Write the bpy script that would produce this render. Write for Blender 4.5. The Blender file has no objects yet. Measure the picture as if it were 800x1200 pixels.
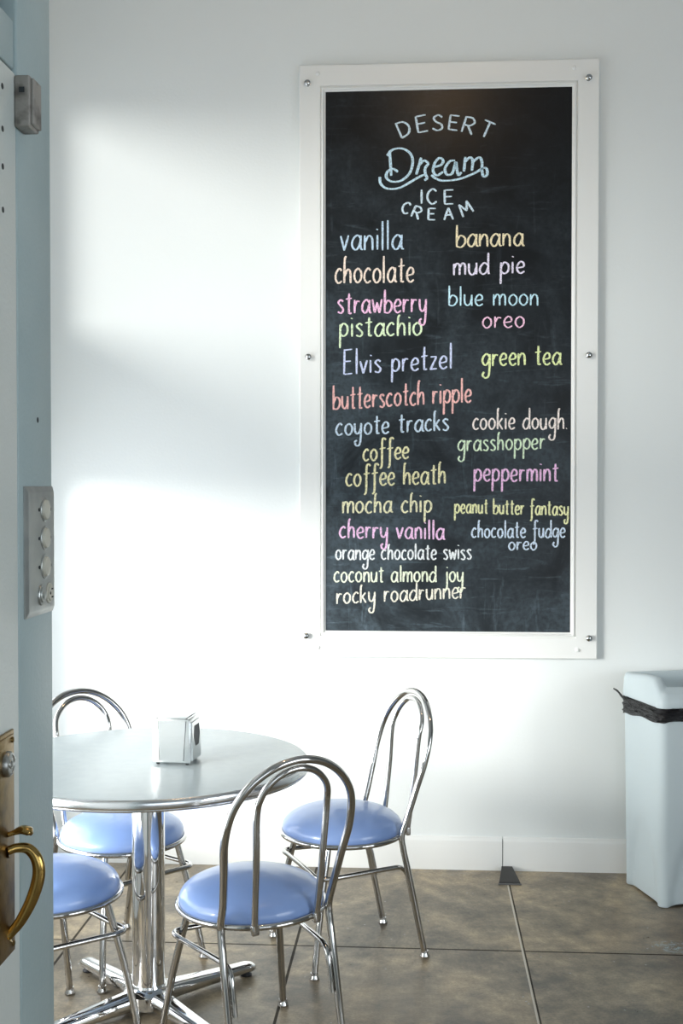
import bpy, math, random
from mathutils import Vector, Matrix
R = math.radians
PI = math.pi
random.seed(7)
SC = bpy.context.scene
COL = SC.collection

# ------------------------------------------------------------------ camera
cam_d = bpy.data.cameras.new('camera')
cam = bpy.data.objects.new('camera', cam_d)
COL.objects.link(cam)
yaw = math.atan(92 / 1400.0)
pit = math.atan(28 / 1400.0)
cam.location = (0.0, -4.86, 1.55)
cam.rotation_euler = (PI / 2 - pit, 0.0, yaw)
cam_d.sensor_fit = 'AUTO'
cam_d.sensor_width = 36.0
cam_d.lens = 36.0 * 1400 / 1200
cam_d.clip_start = 0.05
SC.camera = cam

# ------------------------------------------------------------------ world, lights, exposure
SC.view_settings.view_transform = 'Standard'
SC.view_settings.look = 'None'
SC.view_settings.gamma = 1.0
SC.view_settings.use_curve_mapping = False
SC.view_settings.exposure = 0.17
w = bpy.data.worlds.new('sky')
SC.world = w
w.use_nodes = True
w.node_tree.nodes['Background'].inputs[0].default_value = (0.80, 0.90, 1.0, 1)
w.node_tree.nodes['Background'].inputs[1].default_value = 1.2


def area(name, loc, rot, sx, sy, power, color, spread=180):
    d = bpy.data.lights.new(name, 'AREA')
    d.shape = 'RECTANGLE'
    d.size, d.size_y = sx, sy
    d.energy = power
    d.color = color
    d.spread = R(spread)
    o = bpy.data.objects.new(name, d)
    o.location = loc
    o.rotation_euler = rot
    COL.objects.link(o)
    return o


# hazy low sun and bright sky coming in flat from the left through the side windows beyond the door
sd = bpy.data.lights.new('hazy_sun', 'SUN')
sd.energy = 5.2
sd.angle = R(21)
sd.color = (1.0, 0.985, 0.93)
so = bpy.data.objects.new('hazy_sun', sd)
COL.objects.link(so)
so.rotation_euler = Vector((math.cos(R(45)), math.sin(R(45)), -math.tan(R(10)))).to_track_quat('-Z', 'Y').to_euler()
so.location = (-4, -4, 3)
# sky light in the window openings, and fill added at unseen front and right windows
area('window_daylight_low', (-1.72, -1.45, 0.90), (0, R(-90), 0), 1.3, 2.4, 30, (0.97, 0.99, 1.0))
area('window_daylight_high', (-1.72, -1.45, 2.70), (0, R(-90), 0), 1.0, 2.4, 9, (0.97, 0.99, 1.0))
area('shopfront_fill', (2.0, -7.3, 1.5), (R(90), 0, 0), 3.4, 2.3, 20, (0.86, 0.94, 1.0))  # added fill from behind the camera, also gives the chrome contrast
area('right_fill', (4.40, -4.9, 1.6), (0, R(90), 0), 2.2, 3.0, 92, (0.88, 0.95, 1.0))  # added fill to brighten post, door and bin; no window known there

# ------------------------------------------------------------------ helpers
def tag(o, label=None, cat=None, group=None, kind=None):
    if label: o['label'] = label
    if cat: o['category'] = cat
    if group: o['group'] = group
    if kind: o['kind'] = kind
    return o


def empty(name, loc, rz=0.0):
    o = bpy.data.objects.new(name, None)
    o.empty_display_size = 0.05
    COL.objects.link(o)
    o.location = loc
    o.rotation_euler = (0, 0, rz)
    return o


class MB:
    """collects vertices and faces, then links them as one mesh object"""
    def __init__(self):
        self.v, self.f, self.mi = [], [], []

    def add(self, vs, fs, mi=0, M=None):
        b = len(self.v)
        for p in vs:
            p = Vector(p)
            self.v.append(M @ p if M else p)
        for f in fs:
            self.f.append([b + i for i in f])
            self.mi.append(mi)
        return self

    def box(self, a, b, bev=0.0, mi=0, M=None):
        x0, y0, z0 = a
        x1, y1, z1 = b
        if bev <= 0:
            vs = [(x, y, z) for z in (z0, z1) for y in (y0, y1) for x in (x0, x1)]
            fs = [(0, 2, 3, 1), (4, 5, 7, 6), (0, 1, 5, 4), (2, 6, 7, 3), (0, 4, 6, 2), (1, 3, 7, 5)]
            return self.add(vs, fs, mi, M)
        import bmesh
        bm = bmesh.new()
        bmesh.ops.create_cube(bm, size=1.0)
        for v in bm.verts:
            v.co = Vector(((x0 + x1) / 2 + v.co.x * (x1 - x0), (y0 + y1) / 2 + v.co.y * (y1 - y0), (z0 + z1) / 2 + v.co.z * (z1 - z0)))
        bmesh.ops.bevel(bm, geom=bm.edges[:], offset=bev, segments=3, profile=0.5, affect='EDGES')
        bm.verts.index_update()
        self.add([v.co.copy() for v in bm.verts], [[v.index for v in f.verts] for f in bm.faces], mi, M)
        bm.free()
        return self

    def tube(self, pts, r, n=14, closed=False, mi=0, caps=True, sx=1.0, up=None):
        """sweep a round (or flattened, sx) section along pts; r is a number or one per point"""
        pts = [Vector(p) for p in pts]
        m = len(pts)
        rs = r if isinstance(r, (list, tuple)) else [r] * m
        T = []
        for i in range(m):
            a = pts[(i - 1) % m] if (closed or i > 0) else pts[i]
            b = pts[(i + 1) % m] if (closed or i < m - 1) else pts[i]
            T.append((b - a).normalized())
        u = Vector(up) if up else (Vector((0, 0, 1)) if abs(T[0].z) < 0.9 else Vector((1, 0, 0)))
        u = (u - T[0] * u.dot(T[0])).normalized()
        vs, fs = [], []
        for i in range(m):
            u = (u - T[i] * u.dot(T[i])).normalized()
            s = T[i].cross(u)
            for k in range(n):
                a = 2 * PI * k / n
                vs.append(pts[i] + (u * math.cos(a) + s * math.sin(a) * sx) * rs[i])
        for i in range(m if closed else m - 1):
            j = (i + 1) % m
            for k in range(n):
                l = (k + 1) % n
                fs.append((i * n + k, i * n + l, j * n + l, j * n + k))
        if caps and not closed:
            fs.append(tuple(reversed(range(n))))
            fs.append(tuple((m - 1) * n + k for k in range(n)))
        return self.add(vs, fs, mi)

    def lathe(self, prof, n=48, mi=0, M=None, cap=True):
        """turn (radius, z) pairs round z"""
        vs, fs = [], []
        for (r, z) in prof:
            for k in range(n):
                a = 2 * PI * k / n
                vs.append((r * math.cos(a), r * math.sin(a), z))
        for i in range(len(prof) - 1):
            for k in range(n):
                l = (k + 1) % n
                fs.append((i * n + k, i * n + l, (i + 1) * n + l, (i + 1) * n + k))
        if cap:
            fs.append(tuple(reversed(range(n))))
            fs.append(tuple((len(prof) - 1) * n + k for k in range(n)))
        return self.add(vs, fs, mi, M)

    def loops(self, rows, closed_ends=(False, False), mi=0, M=None):
        """skin rows of equal length (each row a closed loop)"""
        n = len(rows[0])
        vs = [p for r in rows for p in r]
        fs = []
        for i in range(len(rows) - 1):
            for k in range(n):
                l = (k + 1) % n
                fs.append((i * n + k, i * n + l, (i + 1) * n + l, (i + 1) * n + k))
        if closed_ends[0]: fs.append(tuple(reversed(range(n))))
        if closed_ends[1]: fs.append(tuple((len(rows) - 1) * n + k for k in range(n)))
        return self.add(vs, fs, mi, M)

    def prism(self, poly, y0, y1, mi=0, M=None):
        """extrude an (x, z) outline from y0 to y1"""
        n = len(poly)
        vs = [(x, y0, z) for x, z in poly] + [(x, y1, z) for x, z in poly]
        fs = [tuple(range(n)), tuple(reversed(range(n, 2 * n)))]
        for k in range(n):
            l = (k + 1) % n
            fs.append((l, k, n + k, n + l))
        return self.add(vs, fs, mi, M)

    def build(self, name, mats, parent=None, loc=None, smooth=35, rot=None):
        me = bpy.data.meshes.new(name)
        me.from_pydata([tuple(p) for p in self.v], [], self.f)
        if not isinstance(mats, (list, tuple)): mats = [mats]
        for m in mats: me.materials.append(m)
        if len(mats) > 1:
            me.polygons.foreach_set('material_index', self.mi)
        import bmesh
        bm = bmesh.new(); bm.from_mesh(me)
        bmesh.ops.recalc_face_normals(bm, faces=bm.faces[:])
        bm.to_mesh(me); bm.free()
        if smooth:
            me.shade_smooth()
            me.set_sharp_from_angle(angle=R(smooth))
        me.update()
        o = bpy.data.objects.new(name, me)
        COL.objects.link(o)
        if parent: o.parent = parent
        if loc: o.location = loc
        if rot: o.rotation_euler = rot
        return o


def spline(pts, k=8, closed=False):
    """Catmull-Rom through pts (any dimension)"""
    n = len(pts)
    if n < 3 and not closed: return [tuple(p) for p in pts]
    out = []
    d = len(pts[0])
    for i in range(n if closed else n - 1):
        if closed:
            p0, p1, p2, p3 = pts[(i - 1) % n], pts[i], pts[(i + 1) % n], pts[(i + 2) % n]
        else:
            p1, p2 = pts[i], pts[i + 1]
            p0 = pts[i - 1] if i > 0 else [2 * a - b for a, b in zip(p1, p2)]
            p3 = pts[i + 2] if i + 2 < n else [2 * b - a for a, b in zip(p1, p2)]
        for j in range(k):
            t = j / k
            out.append(tuple(0.5 * (2 * p1[c] + (p2[c] - p0[c]) * t + (2 * p0[c] - 5 * p1[c] + 4 * p2[c] - p3[c]) * t * t
                                    + (3 * p1[c] - p0[c] - 3 * p2[c] + p3[c]) * t ** 3) for c in range(d)))
    if not closed: out.append(tuple(pts[-1]))
    return out


def sstep(a, b, x):
    t = max(0.0, min(1.0, (x - a) / (b - a)))
    return t * t * (3 - 2 * t)


# ------------------------------------------------------------------ materials
def mat(name, color, rough=0.5, metal=0.0, spec=0.5, bump=None, vary=None, coat=0.0, aniso=None):
    """principled material; bump = (scale, distance); vary = (scale, other colour, low, high)"""
    m = bpy.data.materials.new(name)
    m.use_nodes = True
    nt = m.node_tree
    b = nt.nodes['Principled BSDF']
    b.inputs['Base Color'].default_value = (*color, 1)
    b.inputs['Roughness'].default_value = rough
    b.inputs['Metallic'].default_value = metal
    b.inputs['Specular IOR Level'].default_value = spec
    b.inputs['Coat Weight'].default_value = coat
    tc = nt.nodes.new('ShaderNodeTexCoord')
    if vary:
        nz = nt.nodes.new('ShaderNodeTexNoise')
        nz.inputs['Scale'].default_value = vary[0]
        nz.inputs['Detail'].default_value = 6
        nt.links.new(tc.outputs['Object'], nz.inputs['Vector'])
        rp = nt.nodes.new('ShaderNodeValToRGB')
        rp.color_ramp.elements[0].position = vary[2]
        rp.color_ramp.elements[1].position = vary[3]
        rp.color_ramp.elements[0].color = (*color, 1)
        rp.color_ramp.elements[1].color = (*vary[1], 1)
        nt.links.new(nz.outputs['Fac'], rp.inputs['Fac'])
        nt.links.new(rp.outputs['Color'], b.inputs['Base Color'])
    if bump:
        nb = nt.nodes.new('ShaderNodeTexNoise')
        nb.inputs['Scale'].default_value = bump[0]
        nb.inputs['Detail'].default_value = 5
        nt.links.new(tc.outputs['Object'], nb.inputs['Vector'])
        bp = nt.nodes.new('ShaderNodeBump')
        bp.inputs['Distance'].default_value = bump[1]
        nt.links.new(nb.outputs['Fac'], bp.inputs['Height'])
        nt.links.new(bp.outputs['Normal'], b.inputs['Normal'])
    return m


WALL = mat('wall_paint', (0.785, 0.82, 0.815), 0.6, bump=(90, 0.0006), spec=0.3)
TRIMW = mat('white_trim_paint', (0.82, 0.83, 0.81), 0.4, bump=(40, 0.0004))
DIMW = mat('grey_room_paint', (0.26, 0.28, 0.29), 0.7)  # kept dark so the unseen walls bounce and reflect less light
CEIL = mat('ceiling_paint', (0.45, 0.47, 0.48), 0.8)
GREYP = mat('grey_blue_paint', (0.33, 0.42, 0.435), 0.42, bump=(120, 0.0008), vary=(7, (0.37, 0.455, 0.465), 0.4, 0.75))
DOORP = mat('pale_grey_door_paint', (0.58, 0.63, 0.61), 0.45, bump=(140, 0.0008), vary=(5, (0.62, 0.66, 0.64), 0.35, 0.7))
DARKGAP = mat('dark_gap', (0.02, 0.025, 0.028), 0.8)
CHROME = mat('chrome', (0.55, 0.54, 0.525), 0.07, 1.0)
CHROME2 = mat('polished_chrome', (0.80, 0.80, 0.80), 0.05, 1.0)
SATIN = mat('satin_steel', (0.80, 0.82, 0.82), 0.24, 1.0)
ALU = mat('aluminium_edge', (0.80, 0.81, 0.82), 0.22, 1.0)
TOP = mat('grey_laminate', (0.44, 0.505, 0.525), 0.24, 0.0, 0.5, vary=(30, (0.465, 0.53, 0.545), 0.3, 0.7), bump=(400, 0.00015))
VINYL = mat('blue_vinyl', (0.25, 0.385, 0.735), 0.32, 0.0, 0.6, bump=(9, 0.004), vary=(4, (0.27, 0.405, 0.75), 0.35, 0.7), coat=0.35)
BLACKP = mat('black_plastic', (0.02, 0.02, 0.022), 0.45)
def bag_mat():
    m = mat('black_bag_film', (0.010, 0.010, 0.012), 0.24, 0.0, 0.42)
    nt = m.node_tree
    tc = nt.nodes.new('ShaderNodeTexCoord'); mp = nt.nodes.new('ShaderNodeMapping'); mp.inputs['Scale'].default_value = (7, 7, 75)
    nz = nt.nodes.new('ShaderNodeTexNoise'); nz.inputs['Scale'].default_value = 1.6; nz.inputs['Detail'].default_value = 3; nz.inputs['Distortion'].default_value = 1.2
    bp = nt.nodes.new('ShaderNodeBump'); bp.inputs['Distance'].default_value = 0.012
    nt.links.new(tc.outputs['Object'], mp.inputs[0]); nt.links.new(mp.outputs[0], nz.inputs['Vector'])
    nt.links.new(nz.outputs['Fac'], bp.inputs['Height']); nt.links.new(bp.outputs[0], nt.nodes['Principled BSDF'].inputs['Normal'])
    return m


BAG = bag_mat()
BIN = mat('pale_blue_grey_plastic', (0.575, 0.66, 0.69), 0.38, 0.0, 0.45, bump=(300, 0.0003))
BRASS = mat('aged_brass', (0.30, 0.20, 0.075), 0.34, 1.0, vary=(26, (0.12, 0.085, 0.045), 0.42, 0.72), bump=(60, 0.0008))
BRASS2 = mat('polished_brass', (0.44, 0.29, 0.09), 0.2, 1.0, vary=(14, (0.22, 0.14, 0.05), 0.45, 0.75))
STEEL = mat('dull_nickel', (0.42, 0.42, 0.40), 0.33, 1.0)
PLATE = mat('brushed_plate', (0.50, 0.52, 0.50), 0.36, 0.85, vary=(18, (0.38, 0.40, 0.40), 0.4, 0.7))
IVORY = mat('ivory_plastic', (0.50, 0.49, 0.42), 0.4)
BOXM = mat('worn_beige_metal', (0.30, 0.285, 0.26), 0.5, 0.2, vary=(30, (0.12, 0.11, 0.10), 0.50, 0.66), bump=(50, 0.001))
SILL = mat('window_frame_paint', (0.60, 0.63, 0.63), 0.5)
SCREWM = mat('chromed_screw', (0.55, 0.56, 0.56), 0.15, 1.0)
NAPKIN = mat('white_paper', (0.8, 0.8, 0.78), 0.8)
RUBBER = mat('black_rubber', (0.016, 0.015, 0.015), 0.5)


def glass_mat(name='window_glass', tint=1.0):
    m = bpy.data.materials.new(name); m.use_nodes = True
    nt = m.node_tree; nt.nodes.clear()
    o = nt.nodes.new('ShaderNodeOutputMaterial'); x = nt.nodes.new('ShaderNodeMixShader')
    t = nt.nodes.new('ShaderNodeBsdfTransparent'); g = nt.nodes.new('ShaderNodeBsdfGlossy')
    g.inputs['Roughness'].default_value = 0.02
    t.inputs['Color'].default_value = (tint, tint, tint, 1)
    x.inputs[0].default_value = 0.06
    nt.links.new(t.outputs[0], x.inputs[1]); nt.links.new(g.outputs[0], x.inputs[2])
    nt.links.new(x.outputs[0], o.inputs[0])
    return m


GLASS = glass_mat()
TINT = glass_mat('dimming_glass', 0.66)  # pane darkened to weaken the upper sun patch on the wall


def floor_mat():
    m = bpy.data.materials.new('stained_concrete'); m.use_nodes = True
    nt = m.node_tree; N = nt.nodes; L = nt.links
    b = N['Principled BSDF']
    tc = N.new('ShaderNodeTexCoord')
    sep = N.new('ShaderNodeSeparateXYZ'); L.new(tc.outputs['Object'], sep.inputs[0])

    def noise(scale, detail=6, rough=0.6, dist=0.0):
        n = N.new('ShaderNodeTexNoise'); n.inputs['Scale'].default_value = scale
        n.inputs['Detail'].default_value = detail; n.inputs['Roughness'].default_value = rough
        n.inputs['Distortion'].default_value = dist
        L.new(tc.outputs['Object'], n.inputs['Vector']); return n

    def ramp(src, stops):
        r = N.new('ShaderNodeValToRGB')
        els = r.color_ramp.elements
        while len(els) < len(stops): els.new(0.5)
        for e, (p, c) in zip(els, stops):
            e.position = p; e.color = (*c, 1)
        L.new(src, r.inputs['Fac']); return r

    def mix(fac, a, c, mode='MIX'):
        x = N.new('ShaderNodeMix'); x.data_type = 'RGBA'; x.blend_type = mode
        if isinstance(fac, float): x.inputs[0].default_value = fac
        else: L.new(fac, x.inputs[0])
        for s, k in ((a, 6), (c, 7)):
            if isinstance(s, tuple): x.inputs[k].default_value = (*s, 1)
            else: L.new(s, x.inputs[k])
        return x.outputs[2]

    def math_(op, a, c=None, clamp=False):
        x = N.new('ShaderNodeMath'); x.operation = op; x.use_clamp = clamp
        for i, s in enumerate((a, c)):
            if s is None: continue
            if isinstance(s, (int, float)): x.inputs[i].default_value = s
            else: L.new(s, x.inputs[i])
        return x.outputs[0]

    big = noise(3.4, 6, 0.66); mid = noise(15, 6, 0.7); fine = noise(110, 4, 0.7)
    base = ramp(big.outputs['Fac'], [(0.38, (0.19, 0.162, 0.122)), (0.5, (0.345, 0.288, 0.204)), (0.62, (0.56, 0.445, 0.29))]).outputs[0]
    m2 = ramp(mid.outputs['Fac'], [(0.34, (0.42, 0.42, 0.42)), (0.66, (1.0, 0.98, 0.95))]).outputs[0]
    c = mix(0.85, base, m2, 'MULTIPLY')
    m3 = ramp(fine.outputs['Fac'], [(0.36, (0.58, 0.58, 0.58)), (0.64, (1.0, 1.0, 1.0))]).outputs[0]
    c = mix(0.7, c, m3, 'MULTIPLY')
    # rust-brown stain towards the bin
    dx = math_('SUBTRACT', sep.outputs[0], 1.05); dy = math_('ADD', sep.outputs[1], 0.75)
    rr = math_('SQRT', math_('ADD', math_('MULTIPLY', dx, dx), math_('MULTIPLY', dy, dy)))
    st = math_('MULTIPLY', math_('SUBTRACT', 1.0, math_('DIVIDE', rr, 0.55), True), mid.outputs['Fac'], True)
    c = mix(st, c, (0.11, 0.060, 0.036))
    # pale scuffed strip along the wall
    edge = math_('SUBTRACT', 1.0, math_('DIVIDE', math_('ABSOLUTE', math_('ADD', sep.outputs[1], 0.075)), 0.09), True)
    sc = ramp(noise(16, 8, 0.75, 1.2).outputs['Fac'], [(0.52, (0, 0, 0)), (0.66, (1, 1, 1))]).outputs[0]
    c = mix(math_('MULTIPLY', math_('MULTIPLY', edge, sc), 0.6), c, (0.32, 0.30, 0.27))
    # flecks of pale paint
    vor = N.new('ShaderNodeTexVoronoi'); vor.inputs['Scale'].default_value = 16
    L.new(tc.outputs['Object'], vor.inputs['Vector'])
    fl = math_('LESS_THAN', vor.outputs['Distance'], 0.055)
    c = mix(math_('MULTIPLY', fl, 0.6), c, (0.42, 0.43, 0.42))
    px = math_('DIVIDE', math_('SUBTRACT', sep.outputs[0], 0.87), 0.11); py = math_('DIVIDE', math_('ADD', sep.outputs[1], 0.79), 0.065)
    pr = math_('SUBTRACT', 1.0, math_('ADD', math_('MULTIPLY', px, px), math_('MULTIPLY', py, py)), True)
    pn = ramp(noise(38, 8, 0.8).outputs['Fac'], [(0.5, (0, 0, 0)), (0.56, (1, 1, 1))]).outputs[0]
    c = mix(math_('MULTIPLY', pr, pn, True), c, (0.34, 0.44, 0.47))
    # scored joints
    gx = math_('ABSOLUTE', math_('SUBTRACT', math_('FRACT', math_('DIVIDE', math_('ADD', sep.outputs[0], 7.331 + 0.384), 0.768)), 0.5))
    gx = math_('MULTIPLY', gx, 0.768)
    gy = math_('ABSOLUTE', math_('SUBTRACT', math_('FRACT', math_('DIVIDE', math_('ADD', sep.outputs[1], 8.54 + 0.384), 0.768)), 0.5))
    gy = math_('MULTIPLY', gy, 0.768)
    dark = math_('MAXIMUM', math_('LESS_THAN', gx, 0.0045), math_('MULTIPLY', math_('LESS_THAN', gy, 0.0045), math_('LESS_THAN', sep.outputs[1], -0.4)))
    c = mix(math_('MULTIPLY', dark, 0.85), c, (0.018, 0.017, 0.016))
    # pale filler in the joint by the door stop
    lx = math_('ABSOLUTE', math_('SUBTRACT', sep.outputs[0], 0.3445))
    lt = math_('LESS_THAN', lx, 0.0034)
    c = mix(math_('MULTIPLY', lt, 0.9), c, (0.62, 0.58, 0.50))
    L.new(c, b.inputs['Base Color'])
    rg = ramp(mid.outputs['Fac'], [(0.3, (0.27, 0.27, 0.27)), (0.75, (0.38, 0.38, 0.38))]).outputs[0]
    L.new(rg, b.inputs['Roughness'])
    L.new(math_('SUBTRACT', 0.34, math_('MULTIPLY', dark, 0.33)), b.inputs['Specular IOR Level'])
    bp = N.new('ShaderNodeBump'); bp.inputs['Distance'].default_value = 0.0005
    bp.inputs['Strength'].default_value = 0.5
    hh = math_('SUBTRACT', math_('MULTIPLY', fine.outputs['Fac'], 0.12), math_('MULTIPLY', dark, 1.0))
    L.new(hh, bp.inputs['Height']); L.new(bp.outputs['Normal'], b.inputs['Normal'])
    return m


def board_mat():
    m = bpy.data.materials.new('chalkboard_slate'); m.use_nodes = True
    nt = m.node_tree; N = nt.nodes; L = nt.links
    b = N['Principled BSDF']
    tc = N.new('ShaderNodeTexCoord')

    def noise(scale, sv, detail, dist=0.0, rot=0.0):
        mp = N.new('ShaderNodeMapping'); mp.inputs['Scale'].default_value = sv; mp.inputs['Rotation'].default_value = (0, rot, 0)
        L.new(tc.outputs['Object'], mp.inputs['Vector'])
        n = N.new('ShaderNodeTexNoise'); n.inputs['Scale'].default_value = scale; n.inputs['Detail'].default_value = detail
        n.inputs['Distortion'].default_value = dist; n.inputs['Roughness'].default_value = 0.62
        L.new(mp.outputs[0], n.inputs['Vector']); return n.outputs['Fac']

    def ramp(src, a, c):
        r = N.new('ShaderNodeMapRange'); r.inputs[1].default_value = a; r.inputs[2].default_value = c
        L.new(src, r.inputs[0]); return r.outputs[0]

    def mul(a, c):
        x = N.new('ShaderNodeMath'); x.operation = 'MULTIPLY'; x.use_clamp = True
        for i, s in enumerate((a, c)):
            if isinstance(s, (int, float)): x.inputs[i].default_value = s
            else: L.new(s, x.inputs[i])
        return x.outputs[0]

    def add(a, c):
        x = N.new('ShaderNodeMath'); x.operation = 'ADD'; x.use_clamp = True
        L.new(a, x.inputs[0]); L.new(c, x.inputs[1]); return x.outputs[0]

    sep = N.new('ShaderNodeSeparateXYZ'); L.new(tc.outputs['Object'], sep.inputs[0])
    cloud = ramp(noise(3.2, (1, 1, 1), 5, 0.8), 0.38, 0.72)            # chalk haze left by wiping
    streak = ramp(noise(5.0, (0.7, 1, 6.0), 6, 1.4, 0.25), 0.58, 0.78)    # wiped arcs
    streak2 = ramp(noise(4.0, (6.0, 1, 0.8), 6, 1.0, -0.15), 0.60, 0.80)
    low = N.new('ShaderNodeMapRange')                                    # more dust on the well used lower left
    low.inputs[1].default_value = 2.2; low.inputs[2].default_value = 0.2; low.inputs[3].default_value = 0.12; low.inputs[4].default_value = 1.0
    L.new(sep.outputs[2], low.inputs[0])
    left = N.new('ShaderNodeMapRange')
    left.inputs[1].default_value = 0.5; left.inputs[2].default_value = -0.5; left.inputs[3].default_value = 0.45; left.inputs[4].default_value = 1.0
    L.new(sep.outputs[0], left.inputs[0])
    k = mul(low.outputs[0], left.outputs[0])
    dust = add(add(mul(cloud, 0.60), mul(streak, 0.8)), mul(streak2, 0.7))
    dust = mul(dust, k)
    fine = ramp(noise(60, (1, 1, 1), 4), 0.1, 0.6)
    dust = mul(dust, fine)
    even = mul(k, 0.10)
    dust = add(dust, even)
    x = N.new('ShaderNodeMix'); x.data_type = 'RGBA'
    x.inputs[6].default_value = (0.0065, 0.0068, 0.0076, 1); x.inputs[7].default_value = (0.16, 0.215, 0.255, 1)
    L.new(dust, x.inputs[0]); L.new(x.outputs[2], b.inputs['Base Color'])
    b.inputs['Roughness'].default_value = 0.30
    b.inputs['Specular IOR Level'].default_value = 0.2
    return m


def chalk_mat(name, color):
    m = bpy.data.materials.new(name); m.use_nodes = True
    nt = m.node_tree; N = nt.nodes; L = nt.links
    b = N['Principled BSDF']; b.inputs['Base Color'].default_value = (*color, 1)
    b.inputs['Roughness'].default_value = 0.95; b.inputs['Specular IOR Level'].default_value = 0.1
    tc = N.new('ShaderNodeTexCoord'); n = N.new('ShaderNodeTexNoise')
    n.inputs['Scale'].default_value = 230; n.inputs['Detail'].default_value = 3
    L.new(tc.outputs['Object'], n.inputs['Vector'])
    r = N.new('ShaderNodeMapRange'); r.inputs[1].default_value = 0.34; r.inputs[2].default_value = 0.56
    r.inputs[3].default_value = 0.5; r.inputs[4].default_value = 1.0
    L.new(n.outputs['Fac'], r.inputs[0]); L.new(r.outputs[0], b.inputs['Alpha'])
    return m


def srgb(r, g, b):
    f = lambda c: (c / 255 / 12.92) if c / 255 <= 0.04045 else ((c / 255 + 0.055) / 1.055) ** 2.4
    return (f(r), f(g), f(b))


# ------------------------------------------------------------------ the room shell
FLOOR = floor_mat()
XL, XR, YF, ZC = -1.62, 4.3, -7.2, 3.95
XD = -0.60                                   # plane of the partition with the door


def slab(name, boxes, m, label=None, cat=None, bev=0.0):
    k = MB()
    for a, b in boxes: k.box(a, b, bev)
    o = k.build(name, m)
    return tag(o, label, cat, kind='structure')


slab('floor', [((XL - 0.15, YF - 0.2, -0.1), (XR + 0.15, 0.12, 0.0))], FLOOR, 'stained brown concrete floor with scored square joints', 'floor')
slab('ceiling', [((XL - 0.15, YF - 0.2, ZC), (XR + 0.15, 0.12, ZC + 0.1))], CEIL, 'pale ceiling over the room', 'ceiling')
slab('wall_back', [((XL - 0.15, 0.0, 0.0), (XR + 0.15, 0.12, ZC))], WALL, 'white painted wall behind the chalkboard and table', 'wall')
WY0, WY1 = -2.75, -0.18                      # side window opening along y
slab('wall_left', [((XL - 0.14, -2.96, 0.0), (XL, WY0, ZC)), ((XL - 0.14, WY1, 0.0), (XL, 0.0, ZC)),
                   ((XL - 0.14, WY0, 0.0), (XL, WY1, 0.22)), ((XL - 0.14, WY0, 1.66), (XL, WY1, 2.20)), ((XL - 0.14, WY0, 3.20), (XL, WY1, ZC))],
     WALL, 'white side wall with two windows hidden beyond the door', 'wall')
slab('wall_entry', [((XL - 0.14, -3.10, 0.0), (XD - 0.12, -2.96, ZC))], WALL, 'short wall between side window and door', 'wall')
slab('wall_right', [((XR, -3.4, 0.0), (XR + 0.14, 0.0, ZC)), ((XR, YF, 0.0), (XR + 0.14, -6.4, ZC)), ((XR, -6.4, 0.0), (XR + 0.14, -3.4, 0.5)), ((XR, -6.4, 2.7), (XR + 0.14, -3.4, ZC))], DIMW, 'dark grey wall on the right outside the view', 'wall')
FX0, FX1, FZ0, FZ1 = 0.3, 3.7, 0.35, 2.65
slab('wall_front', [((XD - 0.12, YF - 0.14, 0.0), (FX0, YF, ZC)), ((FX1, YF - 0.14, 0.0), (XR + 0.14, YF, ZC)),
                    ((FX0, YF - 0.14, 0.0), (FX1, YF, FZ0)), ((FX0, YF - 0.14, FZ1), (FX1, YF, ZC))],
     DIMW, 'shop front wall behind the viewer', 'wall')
# windows: frame and pane
def window(name, axis, p, a0, a1, z0, z1, label, bars, pane=None):
    t = 0.05
    fr = MB()

    def bx(u0, u1, w0, w1, d=0.03):
        if axis == 'x': fr.box((p - d, u0, w0), (p + d, u1, w1))
        else: fr.box((u0, p - d, w0), (u1, p + d, w1))
    bx(a0, a0 + t, z0, z1); bx(a1 - t, a1, z0, z1); bx(a0 + t, a1 - t, z0, z0 + t); bx(a0 + t, a1 - t, z1 - t, z1)
    for c in bars: bx(c - 0.02, c + 0.02, z0 + t, z1 - t)
    o = fr.build(name, SILL)
    tag(o, label, 'window', kind='structure')
    g = MB()
    d = 0.003
    if axis == 'x': g.box((p - d, a0 + t, z0 + t), (p + d, a1 - t, z1 - t))
    else: g.box((a0 + t, p - d, z0 + t), (a1 - t, p + d, z1 - t))
    pn = g.build('window_pane', pane or GLASS, o)
    pn['kind'] = 'structure'


window('window_1', 'x', XL - 0.05, WY0, WY1, 0.22, 1.66, 'lower side window beyond the door', [])
window('window_2', 'x', XL - 0.05, WY0, WY1, 2.20, 3.20, 'upper side window beyond the door, pane darkened to dim its light', [], TINT)
window('window_3', 'y', YF - 0.05, FX0, FX1, FZ0, FZ1, 'unseen shop front window behind the viewer, added for fill light', [1.43, 2.57])
window('added_window', 'x', XR + 0.05, -6.4, -3.4, 0.5, 2.7, 'added window for fill light on the right outside the view', [-5.4, -4.4])  # opening added for the fill light on the right

# baseboard: two lengths meeting in an open joint
bb = MB()
for x0, x1 in ((XL, 0.3335), (0.3375, XR)):
    bb.prism([(-0.018, 0.0), (-0.018, 0.112), (-0.016, 0.119), (-0.011, 0.124), (-0.006, 0.132), (0.0, 0.134), (0.0, 0.0)], x0, x1,
             M=Matrix(((0, 1, 0, 0), (1, 0, 0, 0), (0, 0, 1, 0), (0, 0, 0, 1))))
tag(bb.build('baseboard_back', TRIMW, smooth=25), 'white painted baseboard along the wall, with one open joint', 'baseboard', kind='structure')
gp = MB().box((0.3335, -0.013, 0.0), (0.3375, 0.0, 0.124)).build('trim_1', mat('pale_caulk', (0.30, 0.31, 0.30), 0.7))
tag(gp, 'thin grey joint filler in the baseboard', 'trim', kind='structure')

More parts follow.
